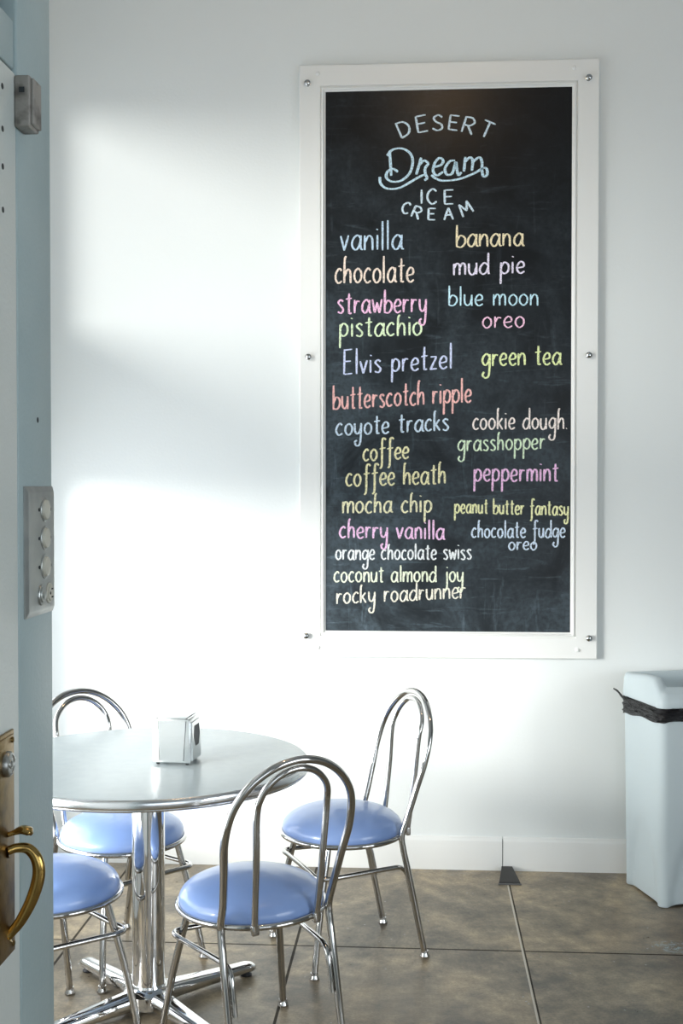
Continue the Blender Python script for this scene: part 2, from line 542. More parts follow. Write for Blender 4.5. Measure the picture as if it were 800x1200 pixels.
# door post beside the door, head above it, wall over and behind
slab('trim_2', [((XD - 0.12, -3.104, 0.0), (XD, -2.942, ZC))], GREYP, 'grey blue painted door post at the left', 'door post', bev=0.004)
slab('trim_3', [((XD - 0.12, -4.10, 2.172), (XD - 0.004, -3.104, 2.245))], GREYP, 'grey blue door head above the door', 'door head', bev=0.003)
slab('wall_side', [((XD - 0.12, YF, 0.0), (XD, -4.10, ZC)), ((XD - 0.12, -4.10, 2.62), (XD, -3.104, ZC))], GREYP, 'grey wall around the door', 'wall')
slab('trim_4', [((XD - 0.10, -4.10, 2.245), (XD - 0.022, -3.125, 2.62))], DOORP, 'pale panel above the door head', 'panel')
slab('trim_5', [((XD - 0.11, -3.125, 2.245), (XD - 0.03, -3.104, 2.62)), ((XD - 0.12, -3.1075, 0.0), (XD - 0.02, -3.104, 2.172))], DARKGAP, 'dark gap between door and post', 'gap')

# ------------------------------------------------------------------ the door leaf with its brass handle
door = MB()
door.box((XD - 0.05, -4.09, 0.008), (XD, -3.1085, 2.165), 0.003)
door_o = tag(door.build('door_1', DOORP), 'pale grey painted door with brass handle at the left edge', 'door', kind='structure')
nail = MB()
for z in (2.128, 2.067, 2.013, 1.951):
    Mx = Matrix.Translation((XD, -3.166, z)) @ Matrix.Rotation(PI / 2, 4, 'Y')
    nail.lathe([(0.0045, -0.001), (0.0045, 0.0006), (0.003, 0.001)], 12, M=Mx)
nail.build('nail_head', mat('dark_nail', (0.03, 0.035, 0.035), 0.6), door_o)
# long back plate with a bevelled rim
hp = MB()
hp.box((XD, -3.235, 0.868), (XD + 0.004, -3.142, 1.196), 0.0015)
hp.box((XD + 0.003, -3.229, 0.874), (XD + 0.0055, -3.148, 1.190), 0.0012)
for z in (0.882, 1.182):
    for y in (-3.222, -3.154):
        hp.lathe([(0.0045, 0.005), (0.004, 0.0072), (0.002, 0.008)], 14, M=Matrix.Translation((XD, y, z)) @ Matrix.Rotation(PI / 2, 4, 'Y'))
plate_o = hp.build('handle_plate', BRASS, door_o)
cy = MB()
Mc = Matrix.Translation((XD + 0.003, -3.180, 1.152)) @ Matrix.Rotation(PI / 2, 4, 'Y')
cy.lathe([(0.0185, 0.0), (0.0185, 0.007), (0.0165, 0.010), (0.0135, 0.0105), (0.013, 0.0095), (0.0065, 0.0095), (0.006, 0.0105)], 32, M=Mc)
cyl = cy.build('lock_cylinder', STEEL, door_o)
MB().box((XD + 0.0132, -3.1808, 1.1475), (XD + 0.0138, -3.1792, 1.1565)).build('keyhole', BLACKP, cyl)
# curved pull: swells in the middle, flat palms at both ends
gp_pts = spline([(XD + 0.004, -3.176, 1.024), (XD + 0.016, -3.168, 1.027), (XD + 0.032, -3.163, 1.024), (XD + 0.044, -3.162, 1.008), (XD + 0.046, -3.162, 0.984),
                 (XD + 0.037, -3.164, 0.952), (XD + 0.022, -3.167, 0.922), (XD + 0.010, -3.170, 0.906), (XD + 0.003, -3.173, 0.898)], 8)
n_ = len(gp_pts)
rr_ = [0.0066 + 0.0028 * math.sin(PI * i / (n_ - 1)) ** 2 + (0.004 if i in (0, n_ - 1) else 0) for i in range(n_)]
MB().tube(gp_pts, rr_, 18, sx=0.85).build('pull_handle', BRASS2, door_o)
tl = spline([(XD + 0.004, -3.176, 1.048), (XD + 0.013, -3.170, 1.050), (XD + 0.023, -3.166, 1.053), (XD + 0.032, -3.164, 1.051), (XD + 0.037, -3.163, 1.046)], 6)
MB().tube(tl, [0.007 + 0.006 * sstep(0.15, 0.6, i / (len(tl) - 1)) - 0.007 * sstep(0.8, 1, i / (len(tl) - 1)) for i in range(len(tl))], 16, sx=0.5,
          up=(0, 1, 0)).build('thumb_latch', BRASS2, door_o)

# box on the post at the top of the door
lb = empty('latch_box', (XD, -3.06, 2.085))
tag(lb, 'small worn beige box fixed at the top of the grey door post', 'box')
k = MB(); k.box((0.0, -0.057, 0.0), (0.024, -0.013, 0.076), 0.003)
k.build('body', BOXM, lb)
k = MB(); k.box((0.0235, -0.053, 0.004), (0.029, -0.017, 0.072), 0.0016)
cv = k.build('cover', BOXM, lb)
k = MB().box((0.008, -0.0578, 0.050), (0.016, -0.0565, 0.058)); k.build('slot', DARKGAP, cv)

# nail hole in the post
k = MB().lathe([(0.0045, -0.002), (0.0045, 0.0004)], 14, M=Matrix.Translation((XD, -3.014, 1.657)) @ Matrix.Rotation(PI / 2, 4, 'Y'))
tag(k.build('nail_hole', DARKGAP), 'small dark hole in the grey door post above the switch plate', 'hole')

# ------------------------------------------------------------------ switch plate with three round buttons and an outlet
sp = empty('switch_plate', (XD, -3.014, 1.350))
tag(sp, 'tall metal switch plate with three round buttons and an outlet on the door post', 'switch plate')
PW, PH = 0.071, 0.203


def rrect(hw, z0, z1, r, n=5):
    out = []
    for cx, cz, a0 in ((hw - r, z1 - r, 0), (-hw + r, z1 - r, 90), (-hw + r, z0 + r, 180), (hw - r, z0 + r, 270)):
        for i in range(n + 1):
            a = R(a0 + 90 * i / n)
            out.append((cx + r * math.cos(a), cz + r * math.sin(a)))
    return out


k = MB()
rows = []
for d, ins in ((0.0, 0.0), (0.0015, 0.0), (0.0055, 0.007), (0.006, 0.010), (0.006, 0.02)):
    rows.append([(d, y, z) for y, z in rrect(PW - ins, ins, PH - ins, 0.004)])
k.loops(rows, (True, True))
k.build('cover_plate', PLATE, sp, smooth=20)
RX = Matrix.Rotation(PI / 2, 4, 'Y')
for z in (0.166, 0.121, 0.076):
    k = MB().lathe([(0.0195, 0.0), (0.0195, 0.0012), (0.0185, 0.002), (0.017, 0.002)], 28, M=Matrix.Translation((0.0055, 0.014, z)) @ RX)
    rg = k.build('button_rim', PLATE, sp)
    k = MB().lathe([(0.0165, 0.0), (0.0162, 0.003), (0.0145, 0.0058), (0.009, 0.0074), (0.002, 0.0078)], 28, M=Matrix.Translation((0.0055, 0.014, z)) @ RX)
    k.build('button', IVORY, rg)
    for dy in (-0.028, 0.028):
        k = MB().lathe([(0.0028, 0.0), (0.0028, 0.0016), (0.0015, 0.002)], 12, M=Matrix.Translation((0.0055, 0.014 + dy, z)) @ RX)
        k.build('screw', DARKGAP, sp)
for i, y in enumerate((-0.004, 0.034)):
    k = MB().lathe([(0.0165, 0.0), (0.0165, 0.002), (0.0155, 0.003)], 28, M=Matrix.Translation((0.0055, y, 0.032)) @ RX)
    k.lathe([(0.0125, 0.0), (0.0125, 0.0042), (0.0115, 0.005)], 28, M=Matrix.Translation((0.0055, y, 0.032)) @ RX)
    f = k.build('outlet_face', PLATE if i == 0 else IVORY, sp)
    if i == 0:
        k = MB().lathe([(0.006, 0.0), (0.006, 0.0062), (0.004, 0.007)], 20, M=Matrix.Translation((0.0055, y, 0.032)) @ RX)
        k.build('key_button', PLATE, f)
    else:
        k = MB()
        for dz in (-0.0065, 0.0065): k.box((0.0103, y - 0.001, 0.032 + dz - 0.0012), (0.0111, y + 0.007, 0.032 + dz + 0.0012))
        k.lathe([(0.0024, 0.0045), (0.0024, 0.0056)], 12, M=Matrix.Translation((0.0055, y - 0.006, 0.032)) @ RX)
        k.build('outlet_slot', DARKGAP, f)

# ------------------------------------------------------------------ the framed chalkboard
bd = empty('menu_chalkboard', (0.11, 0.0, 0.8645))
tag(bd, 'tall black chalkboard menu in a wide white frame, handwritten in coloured chalk, on the wall', 'chalkboard')
HW, HH = 0.598, 2.389


def rect(ins, y):
    return [(-HW + ins, y, ins), (HW - ins, y, ins), (HW - ins, y, HH - ins), (-HW + ins, y, HH - ins)]


k = MB().loops([rect(0, 0.0), rect(0, -0.030), rect(0.003, -0.033), rect(0.084, -0.033), rect(0.084, 0.0)], (False, False))
fr = k.build('frame', TRIMW, bd, smooth=20)
k = MB().loops([rect(0.084, 0.0), rect(0.084, -0.0325), rect(0.086, -0.027), rect(0.0885, -0.027), rect(0.091, -0.034), rect(0.095, -0.0355),
                rect(0.0985, -0.033), rect(0.100, -0.028), rect(0.1035, -0.027), rect(0.106, -0.025), rect(0.106, -0.012)])
k.build('inner_moulding', TRIMW, bd, smooth=20)
k = MB().box((-HW + 0.10, -0.022, 0.10), (HW - 0.10, -0.012, HH - 0.10))
k.build('slate_panel', board_mat(), bd)
for (x, z) in ((-0.564, 2.314), (0.555, 2.311), (-0.561, 1.2155), (0.559, 1.2145), (-0.571, 0.0865), (0.564, 0.0855)):
    Ms = Matrix.Translation((x, -0.033, z)) @ Matrix.Rotation(PI / 2, 4, 'X')
    k = MB().lathe([(0.0115, 0.0), (0.0115, 0.0012), (0.006, 0.0022), (0.0055, 0.008), (0.0105, 0.009), (0.0125, 0.013), (0.0118, 0.017), (0.008, 0.0205), (0.002, 0.022)], 24, M=Ms)
    k.build('mirror_screw', SCREWM, bd)
for (x, z) in ((-0.523, 2.3535), (0.498, 2.3545), (-0.523, 0.0385), (0.520, 0.0375)):
    Ms = Matrix.Translation((x, -0.033, z)) @ Matrix.Rotation(PI / 2, 4, 'X')
    MB().lathe([(0.009, 0.0), (0.0085, 0.003), (0.006, 0.0055), (0.001, 0.0065)], 20, M=Ms).build('screw_cap', TRIMW, bd)

# handwriting: single stroke letters drawn as chalk ribbons (x-height 1, ascender ~2; a doubled point is a corner)
GL = {
 'a': (0.80, [[(.70, .80), (.45, 1.0), (.14, .72), (.06, .3), (.28, .0), (.52, .14), (.70, .62)], [(.73, 1.0), (.70, .35), (.76, .06), (.90, .02)]]),
 'b': (0.74, [[(.08, 'A'), (.06, .0)], [(.06, .50), (.34, .92), (.68, .74), (.70, .32), (.42, .0), (.06, .04)]]),
 'c': (0.64, [[(.60, .84), (.38, 1.0), (.10, .68), (.06, .28), (.30, .0), (.62, .14)]]),
 'd': (0.80, [[(.70, .78), (.42, .98), (.12, .66), (.06, .26), (.30, .0), (.56, .16), (.72, .6)], [(.74, 'A'), (.73, .5), (.78, .0)]]),
 'e': (0.68, [[(.10, .46), (.56, .56), (.58, .86), (.34, 1.0), (.08, .66), (.09, .24), (.34, .0), (.66, .16)]]),
 'f': (0.66, [[(.74, 'B'), (.54, 'A'), (.36, 'C'), (.33, .6), (.30, -.45), (.12, -.72)], [(.06, .94), (.68, 1.02)]]),
 'g': (0.80, [[(.70, .80), (.44, 1.0), (.12, .70), (.08, .34), (.30, .06), (.56, .24), (.70, .62)], [(.74, 1.0), (.72, .0), (.64, -.78), (.34, -.98), (.08, -.74), (.22, -.46)]]),
 'h': (0.72, [[(.24, 'A'), (.12, 'C'), (.08, .9), (.07, .0)], [(.08, .48), (.34, .94), (.58, .78), (.62, .0)]]),
 'i': (0.24, [[(.12, 1.0), (.12, .0)], [(.11, 1.38), (.14, 1.46)]]),
 'j': (0.46, [[(.40, 1.0), (.40, -.3), (.26, -.80), (.04, -.72)], [(.38, 1.36), (.42, 1.44)]]),
 'k': (0.66, [[(.20, 'A'), (.10, 'C'), (.08, .9), (.08, .0)], [(.54, .98), (.14, .48)], [(.22, .56), (.60, .0)]]),
 'l': (0.24, [[(.12, 'A'), (.12, .0)]]),
 'm': (1.08, [[(.06, 1.0), (.06, .0)], [(.07, .58), (.28, .98), (.50, .82), (.52, .0)], [(.53, .58), (.76, .98), (.98, .82), (1.0, .0)]]),
 'n': (0.70, [[(.06, 1.0), (.06, .0)], [(.07, .55), (.32, .98), (.58, .80), (.62, .0)]]),
 'o': (0.74, [[(.40, 1.0), (.12, .76), (.07, .32), (.34, .0), (.64, .26), (.66, .72), (.40, 1.0)]]),
 'p': (0.76, [[(.10, 1.0), (.08, .0), (.06, -.86)], [(.09, .58), (.36, 1.0), (.68, .76), (.66, .26), (.38, .02), (.10, .20)]]),
 'r': (0.56, [[(.08, 1.0), (.07, .0)], [(.08, .52), (.28, .92), (.54, .90)]]),
 's': (0.60, [[(.54, .86), (.32, 1.0), (.10, .80), (.32, .54), (.54, .26), (.36, .0), (.05, .10)]]),
 't': (0.60, [[(.32, 'T'), (.30, .22), (.38, .02), (.54, .06)], [(.04, 1.06), (.60, 1.12)]]),
 'u': (0.72, [[(.06, 1.0), (.08, .28), (.30, .0), (.54, .20), (.62, .6)], [(.64, 1.0), (.64, .0)]]),
 'v': (0.64, [[(.03, 1.0), (.30, .0)], [(.30, .0), (.62, 1.02)]]),
 'w': (0.92, [[(.03, 1.0), (.24, .0)], [(.24, .0), (.46, .78)], [(.46, .78), (.68, .0)], [(.68, .0), (.90, 1.02)]]),
 'y': (0.74, [[(.06, 1.0), (.10, .32), (.30, .08), (.52, .26), (.62, .6)], [(.66, 1.0), (.62, -.2), (.50, -.86), (.20, -.92), (.08, -.62), (.26, -.46)]]),
 'z': (0.64, [[(.06, 1.0), (.58, 1.0)], [(.58, 1.0), (.06, .0)], [(.06, .0), (.62, .03)]]),
 '.': (0.20, [[(.06, .02), (.11, .06)]]),
 ' ': (0.52, []),
 'E': (0.80, [[(.10, 2.0), (.06, .0)], [(.10, 1.96), (.72, 2.0)], [(.08, 1.06), (.60, 1.08)], [(.06, .02), (.74, .06)]]),
}
CAP = {   # capitals in a unit box, height 1, centred
 'D': [[(-.32, .5), (-.30, -.5)], [(-.38, .48), (.10, .42), (.36, .05), (.20, -.36), (-.30, -.5)]],
 'E': [[(-.28, .5), (-.26, -.5)], [(-.28, .49), (.34, .5)], [(-.26, .02), (.24, .04)], [(-.26, -.49), (.34, -.48)]],
 'S': [[(.30, .34), (.04, .5), (-.26, .32), (-.10, .06), (.22, -.10), (.28, -.36), (-.02, -.5), (-.34, -.36)]],
 'R': [[(-.30, .5), (-.30, -.5)], [(-.34, .46), (.10, .5), (.30, .26), (.06, .0), (-.28, -.02)], [(-.06, .0), (.36, -.5)]],
 'T': [[(0, .46), (.02, -.5)], [(-.36, .46), (.36, .48)]],
 'I': [[(0, .5), (0, -.5)]],
 'C': [[(.30, .34), (.04, .5), (-.26, .22), (-.28, -.20), (.0, -.5), (.32, -.34)]],
 'A': [[(-.38, -.5), (.0, .5)], [(.0, .5), (.38, -.5)], [(-.20, -.10), (.22, -.10)]],
 'M': [[(-.44, -.5), (-.30, .5)], [(-.30, .5), (.02, -.20)], [(.02, -.20), (.34, .5)], [(.34, .5), (.44, -.5)]],
}
CH = dict(b1=(178, 212, 240), pe=(244, 218, 196), pk=(240, 172, 216), lg=(214, 240, 184), cy=(246, 226, 172), li=(232, 222, 248), bm=(176, 226, 244),
          pk2=(252, 188, 222), yg=(224, 240, 150), lv=(190, 202, 244), sa=(244, 168, 160), b2=(190, 216, 238), ye=(240, 232, 164), ye2=(240, 234, 178),
          pv=(246, 186, 234), wh=(236, 242, 244), yw=(232, 242, 206), gr=(228, 222, 200), op=(250, 234, 224), gs=(212, 240, 196), pv2=(250, 186, 238),
          ye3=(240, 240, 164), b3=(200, 222, 246), hd=(205, 232, 248), dr=(190, 230, 250))
CMAT = {k_: chalk_mat('chalk_' + str(i), srgb(*[v + (255 - v) * 0.30 for v in c])) for i, (k_, c) in enumerate(CH.items())}
CNAME = dict(b1='pale blue', pe='peach', pk='pink', lg='pale green', cy='cream', li='lilac white', bm='light cyan', pk2='pink', yg='yellow green', lv='lavender', sa='salmon',
             b2='pale blue', ye='yellow', ye2='pale yellow', pv='violet pink', wh='white', yw='pale lime', gr='grey cream', op='off white', gs='pale green', pv2='pink', ye3='yellow',
             b3='pale blue', hd='pale blue', dr='bright pale blue')
YB = -0.0222
lay = [0]


def ribbon(mb, pts, wd):
    """flat chalk stroke of varying width on the slate"""
    p = spline(pts, 7) if len(pts) > 2 else [tuple(a + (b - a) * t / 5 for a, b in zip(pts[0], pts[1])) for t in range(6)]
    lay[0] += 1
    y = YB - 0.00035 - 0.00003 * (lay[0] % 17)
    vs = []
    n = len(p)
    for i in range(n):
        a, b = p[max(0, i - 1)], p[min(n - 1, i + 1)]
        dx, dz = b[0] - a[0], b[1] - a[1]
        l = math.hypot(dx, dz) or 1e-6
        h = wd * 0.5 * (0.78 + 0.5 * abs(dz) / l) * (0.9 + 0.2 * random.random())
        if i in (0, n - 1): h *= 0.75
        vs += [(p[i][0] - dz / l * h, y, p[i][1] + dx / l * h), (p[i][0] + dz / l * h, y, p[i][1] - dx / l * h)]
    fs = [(2 * i, 2 * i + 1, 2 * i + 3, 2 * i + 2) for i in range(n - 1)]
    mb.add(vs, fs)


def write(text, u0, u1, v0, v1, xh, asc, col):
    alt = {'A': asc, 'B': asc - 0.16, 'C': asc - 0.2, 'T': max(1.45, asc - 0.22)}
    pen, placed = 0.0, []
    for ch in text:
        wd, st = GL[ch]
        placed.append((pen, st))
        pen += wd + 0.16
    pen -= 0.16
    sx = (u1 - u0) / pen
    mb = MB()
    for ch, (off, st) in zip(text + '', placed):
        if ch == ' ':
            o = mb.build('chalk_lettering', CMAT[col], bd, smooth=0); o['label'] = CNAME[col] + ' chalk handwriting'
            mb = MB()
            continue
        for s in st:
            q = []
            jx, jz = random.uniform(-.02, .02), random.uniform(-.03, .03)
            for (x, z) in s:
                z = alt.get(z, z) if isinstance(z, str) else z
                U = u0 + (off + x + jx) * sx
                q.append((U, v0 + (v1 - v0) * (U - u0) / (u1 - u0) + (z + jz) * xh))
            ribbon(mb, q, 0.0066 if xh > 0.045 else 0.0057)
    o = mb.build('chalk_lettering', CMAT[col], bd, smooth=0)
    o['label'] = CNAME[col] + ' chalk handwriting'
    return o


MENU = [
    ("vanilla", -0.4321, -0.1816, 1.6462, 1.6460, 0.0584, 2.00, "b1"),
    ("chocolate", -0.4549, -0.1352, 1.5128, 1.5157, 0.0585, 1.85, "pe"),
    ("strawberry", -0.4452, -0.0836, 1.3915, 1.3946, 0.0533, 1.75, "pk"),
    ("pistachio", -0.4383, -0.1026, 1.2978, 1.3015, 0.0517, 1.65, "lg"),
    ("banana", 0.0323, 0.3009, 1.6538, 1.6550, 0.0495, 1.75, "cy"),
    ("mud pie", 0.0209, 0.3060, 1.5413, 1.5461, 0.0461, 1.85, "li"),
    ("blue moon", 0.0020, 0.3626, 1.4198, 1.4162, 0.0445, 1.75, "bm"),
    ("oreo", 0.1387, 0.3067, 1.3279, 1.3281, 0.0444, 1.70, "pk2"),
    ("green tea", 0.1357, 0.4514, 1.1758, 1.1805, 0.0479, 1.80, "yg"),
    ("Elvis pretzel", -0.4193, 0.0182, 1.1453, 1.1680, 0.0503, 2.05, "lv"),
    ("butterscotch ripple", -0.4626, 0.0950, 1.0037, 1.0322, 0.0518, 1.90, "sa"),
    ("coyote tracks", -0.4505, 0.0056, 0.8983, 0.9193, 0.0467, 1.75, "b2"),
    ("coffee", -0.3413, -0.1549, 0.7951, 0.8062, 0.0466, 1.90, "ye"),
    ("coffee heath", -0.4106, -0.0070, 0.6924, 0.7041, 0.0502, 1.75, "ye"),
    ("mocha chip", -0.4245, -0.0618, 0.5833, 0.5890, 0.0468, 1.70, "ye2"),
    ("cherry vanilla", -0.4366, -0.0115, 0.4845, 0.4788, 0.0451, 1.75, "pv"),
    ("orange chocolate swiss", -0.4523, 0.0964, 0.3943, 0.3981, 0.0399, 1.60, "wh"),
    ("coconut almond joy", -0.4592, 0.0657, 0.3039, 0.3067, 0.0417, 1.60, "yw"),
    ("rocky roadrunner", -0.4488, 0.0741, 0.2143, 0.2411, 0.0434, 1.70, "gr"),
    ("cookie dough.", 0.1007, 0.4794, 0.9224, 0.9212, 0.0446, 1.90, "op"),
    ("grasshopper", 0.0407, 0.3896, 0.8333, 0.8429, 0.0429, 1.70, "gs"),
    ("peppermint", 0.1060, 0.4430, 0.7130, 0.7129, 0.0481, 1.60, "pv2"),
    ("peanut butter fantasy", 0.0288, 0.4841, 0.5857, 0.5760, 0.0361, 1.75, "ye3"),
    ("chocolate fudge", 0.0976, 0.4709, 0.4860, 0.4870, 0.0379, 1.85, "b3"),
    ("oreo", 0.2453, 0.3590, 0.4362, 0.4376, 0.0327, 1.60, "b3"),
]
HEAD = [
    ("D", -0.1782, 2.1291, 0.0644, 22),
    ("E", -0.1066, 2.1476, 0.0659, 9),
    ("S", -0.0412, 2.1509, 0.0612, 0),
    ("E", 0.0217, 2.1497, 0.0581, -9),
    ("R", 0.0822, 2.1378, 0.0642, -18),
    ("T", 0.1549, 2.1211, 0.0657, -25),
    ("I", -0.1054, 1.8569, 0.0553, 0),
    ("C", -0.0638, 1.8570, 0.0599, 0),
    ("E", 0.0023, 1.8536, 0.0567, 0),
    ("C", -0.1670, 1.8125, 0.0461, -20),
    ("R", -0.1246, 1.7942, 0.0476, -24),
    ("E", -0.0653, 1.7864, 0.0461, -3),
    ("A", 0.0024, 1.7869, 0.0476, 2),
    ("M", 0.0699, 1.8066, 0.0521, 28),
]
DREAM = [
    [(-0.2444, 2.0229), (-0.2236, 2.0456), (-0.1850, 2.0510), (-0.1519, 2.0312), (-0.1410, 1.9965), (-0.1541, 1.9506), (-0.1888, 1.9220), (-0.2258, 1.9196), (-0.2467, 1.9353), (-0.2429, 1.9583), (-0.2212, 1.9702), (-0.2004, 1.9576)],
    [(-0.2336, 2.0350), (-0.2313, 2.0019), (-0.2274, 1.9426)],
    [(-0.2738, 1.9388), (-0.2691, 1.9103), (-0.2428, 1.8914), (-0.1964, 1.8929), (-0.1502, 1.9160), (-0.1117, 1.9376), (-0.0901, 1.9434), (-0.0840, 1.9295), (-0.0947, 1.9220)],
    [(-0.1072, 2.0127), (-0.1164, 1.9807), (-0.1271, 1.9455)],
    [(-0.1148, 1.9837), (-0.0964, 2.0010), (-0.0763, 1.9892)],
    [(-0.0763, 1.9892), (-0.0917, 1.9687), (-0.0886, 1.9372)],
    [(-0.0563, 1.9735), (-0.0271, 1.9829), (-0.0195, 2.0004), (-0.0349, 2.0099), (-0.0533, 1.9888), (-0.0594, 1.9582), (-0.0440, 1.9411), (-0.0194, 1.9544)],
    [(0.0281, 1.9996), (0.0066, 1.9954), (-0.0118, 1.9673), (-0.0040, 1.9434), (0.0174, 1.9492), (0.0312, 1.9919), (0.0358, 1.9627), (0.0420, 1.9411), (0.0543, 1.9516)],
    [(0.0695, 2.0126), (0.0635, 1.9545)],
    [(0.0664, 1.9912), (0.0878, 2.0107), (0.0986, 1.9960), (0.0956, 1.9570)],
    [(0.0971, 1.9907), (0.1246, 2.0101), (0.1353, 1.9915), (0.1354, 1.9594), (0.1416, 1.9341), (0.1553, 1.9392), (0.1553, 1.9606), (0.1415, 1.9670), (0.1033, 1.9462), (0.0420, 1.9243), (-0.0194, 1.9192), (-0.0486, 1.9289), (-0.0670, 1.9430)],
]

for (t_, u0, u1, v0, v1, xh, asc, c_) in MENU: write(t_, u0, u1, v0, v1, xh, asc, c_)
mb = MB()
for i, (ch, u, v, h, rot) in enumerate(HEAD):
    ca, sa = math.cos(R(rot)), math.sin(R(rot))
    for s in CAP[ch]:
        ribbon(mb, [(u + (x * ca - z * sa) * h, v + (x * sa + z * ca) * h) for x, z in s], 0.0070)
    if i in (5, 13):
        o = mb.build('chalk_lettering', CMAT['hd'], bd, smooth=0); o['label'] = 'pale blue chalk capitals'
        mb = MB()
mb = MB()
for s in DREAM: ribbon(mb, s, 0.0088)
o = mb.build('chalk_lettering', CMAT['dr'], bd, smooth=0); o['label'] = 'bright pale blue chalk script with underline swash'

# ------------------------------------------------------------------ round pedestal table
tb = empty('round_table', (-0.805, -1.37, 0.0))
tag(tb, 'round grey-topped table with metal edge on a chrome pedestal', 'table')
TR = 0.476
MB().lathe([(0.3, 0.714), (TR - 0.006, 0.714), (TR - 0.006, 0.7445), (TR - 0.012, 0.745), (0.25, 0.745), (0.002, 0.745)], 128).build('tabletop', TOP, tb, smooth=25)
MB().lathe([(TR - 0.0065, 0.712), (TR - 0.003, 0.7122), (TR - 0.001, 0.7135), (TR + 0.0005, 0.7155), (TR + 0.0005, 0.7175), (TR - 0.0005, 0.7182), (TR + 0.001, 0.7195), (TR + 0.0022, 0.724),
            (TR + 0.0026, 0.729), (TR + 0.0022, 0.734), (TR + 0.0008, 0.739), (TR - 0.0015, 0.7425), (TR - 0.004, 0.7445), (TR - 0.0065, 0.7447)], 128, cap=False).build('edge_band', ALU, tb, smooth=40)
MB().lathe([(0.0485, 0.06), (0.0485, 0.700), (0.10, 0.703), (0.10, 0.712)], 48).build('column', CHROME2, tb)
k = MB().lathe([(0.075, 0.018), (0.075, 0.055), (0.066, 0.066), (0.052, 0.072), (0.050, 0.078)], 40)
k.build('base_hub', CHROME2, tb)
for q in range(4):
    a = R(45 + 90 * q)
    rows = []
    prof = [(0.03, 0.066, 0.036), (0.08, 0.064, 0.035), (0.14, 0.059, 0.031), (0.22, 0.052, 0.028), (0.30, 0.046, 0.026), (0.36, 0.043, 0.025), (0.377, 0.040, 0.023), (0.387, 0.035, 0.017), (0.391, 0.030, 0.008)]
    for (s, top, hw_) in prof:
        row = []
        zc = 0.012
        for j in range(20):
            t = 2 * PI * j / 20
            cx_, cz_ = math.cos(t), math.sin(t)
            e = 0.75
            xx = hw_ * math.copysign(abs(cx_) ** e, cx_)
            zz = zc + (top - zc) / 2 + (top - zc) / 2 * math.copysign(abs(cz_) ** e, cz_)
            row.append((s * math.cos(a) - xx * math.sin(a), s * math.sin(a) + xx * math.cos(a), zz))
        rows.append(row)
    ft = MB().loops(rows, (True, True)).build('base_arm', CHROME2, tb, smooth=50)
    MB().lathe([(0.018, 0.0), (0.019, 0.004), (0.012, 0.010), (0.010, 0.016)], 20, M=Matrix.Translation((0.36 * math.cos(a), 0.36 * math.sin(a), 0))).build('foot_glide', BLACKP, ft)

# ------------------------------------------------------------------ napkin dispenser
nd = empty('napkin_dispenser', (-0.714, -1.392, 0.7461), R(-5))
tag(nd, 'small silver napkin dispenser standing on the round table', 'napkin dispenser')
k = MB()
rows = []
for z, w_, d_ in ((0.006, .056, .053), (0.008, .0575, .0545), (0.05, .0572, .054), (0.128, .0540, .0510), (0.132, .0525, .0495), (0.134, .0500, .0470)):
    rows.append([(x, y, z) for x, y in rrect(w_, -d_, d_, 0.004, 3)])
k.loops(rows, (True, True))
k.build('body', SATIN, nd, smooth=30)
# wrap-round strap over front, top and back, narrowing downwards
k = MB()
for sy in (-1, 1):
    y_top, y_bot = 0.0512, 0.0545
    pl = [(-0.041, 0.128), (0.041, 0.128), (0.034, 0.012), (-0.034, 0.012)]
    vs = []
    for off in (0.0, 0.0022):
        for x, z in pl:
            yy = (y_bot + (y_top - y_bot) * (z / 0.128)) + off
            vs.append((x, sy * yy, z))
    k.add(vs, [(0, 1, 2, 3), (4, 7, 6, 5), (0, 4, 5, 1), (1, 5, 6, 2), (2, 6, 7, 3), (3, 7, 4, 0)])
k.box((-0.041, -0.0512, 0.1335), (0.041, 0.0512, 0.1356), 0.0008)
k.build('strap_cover', SATIN, nd, smooth=20)
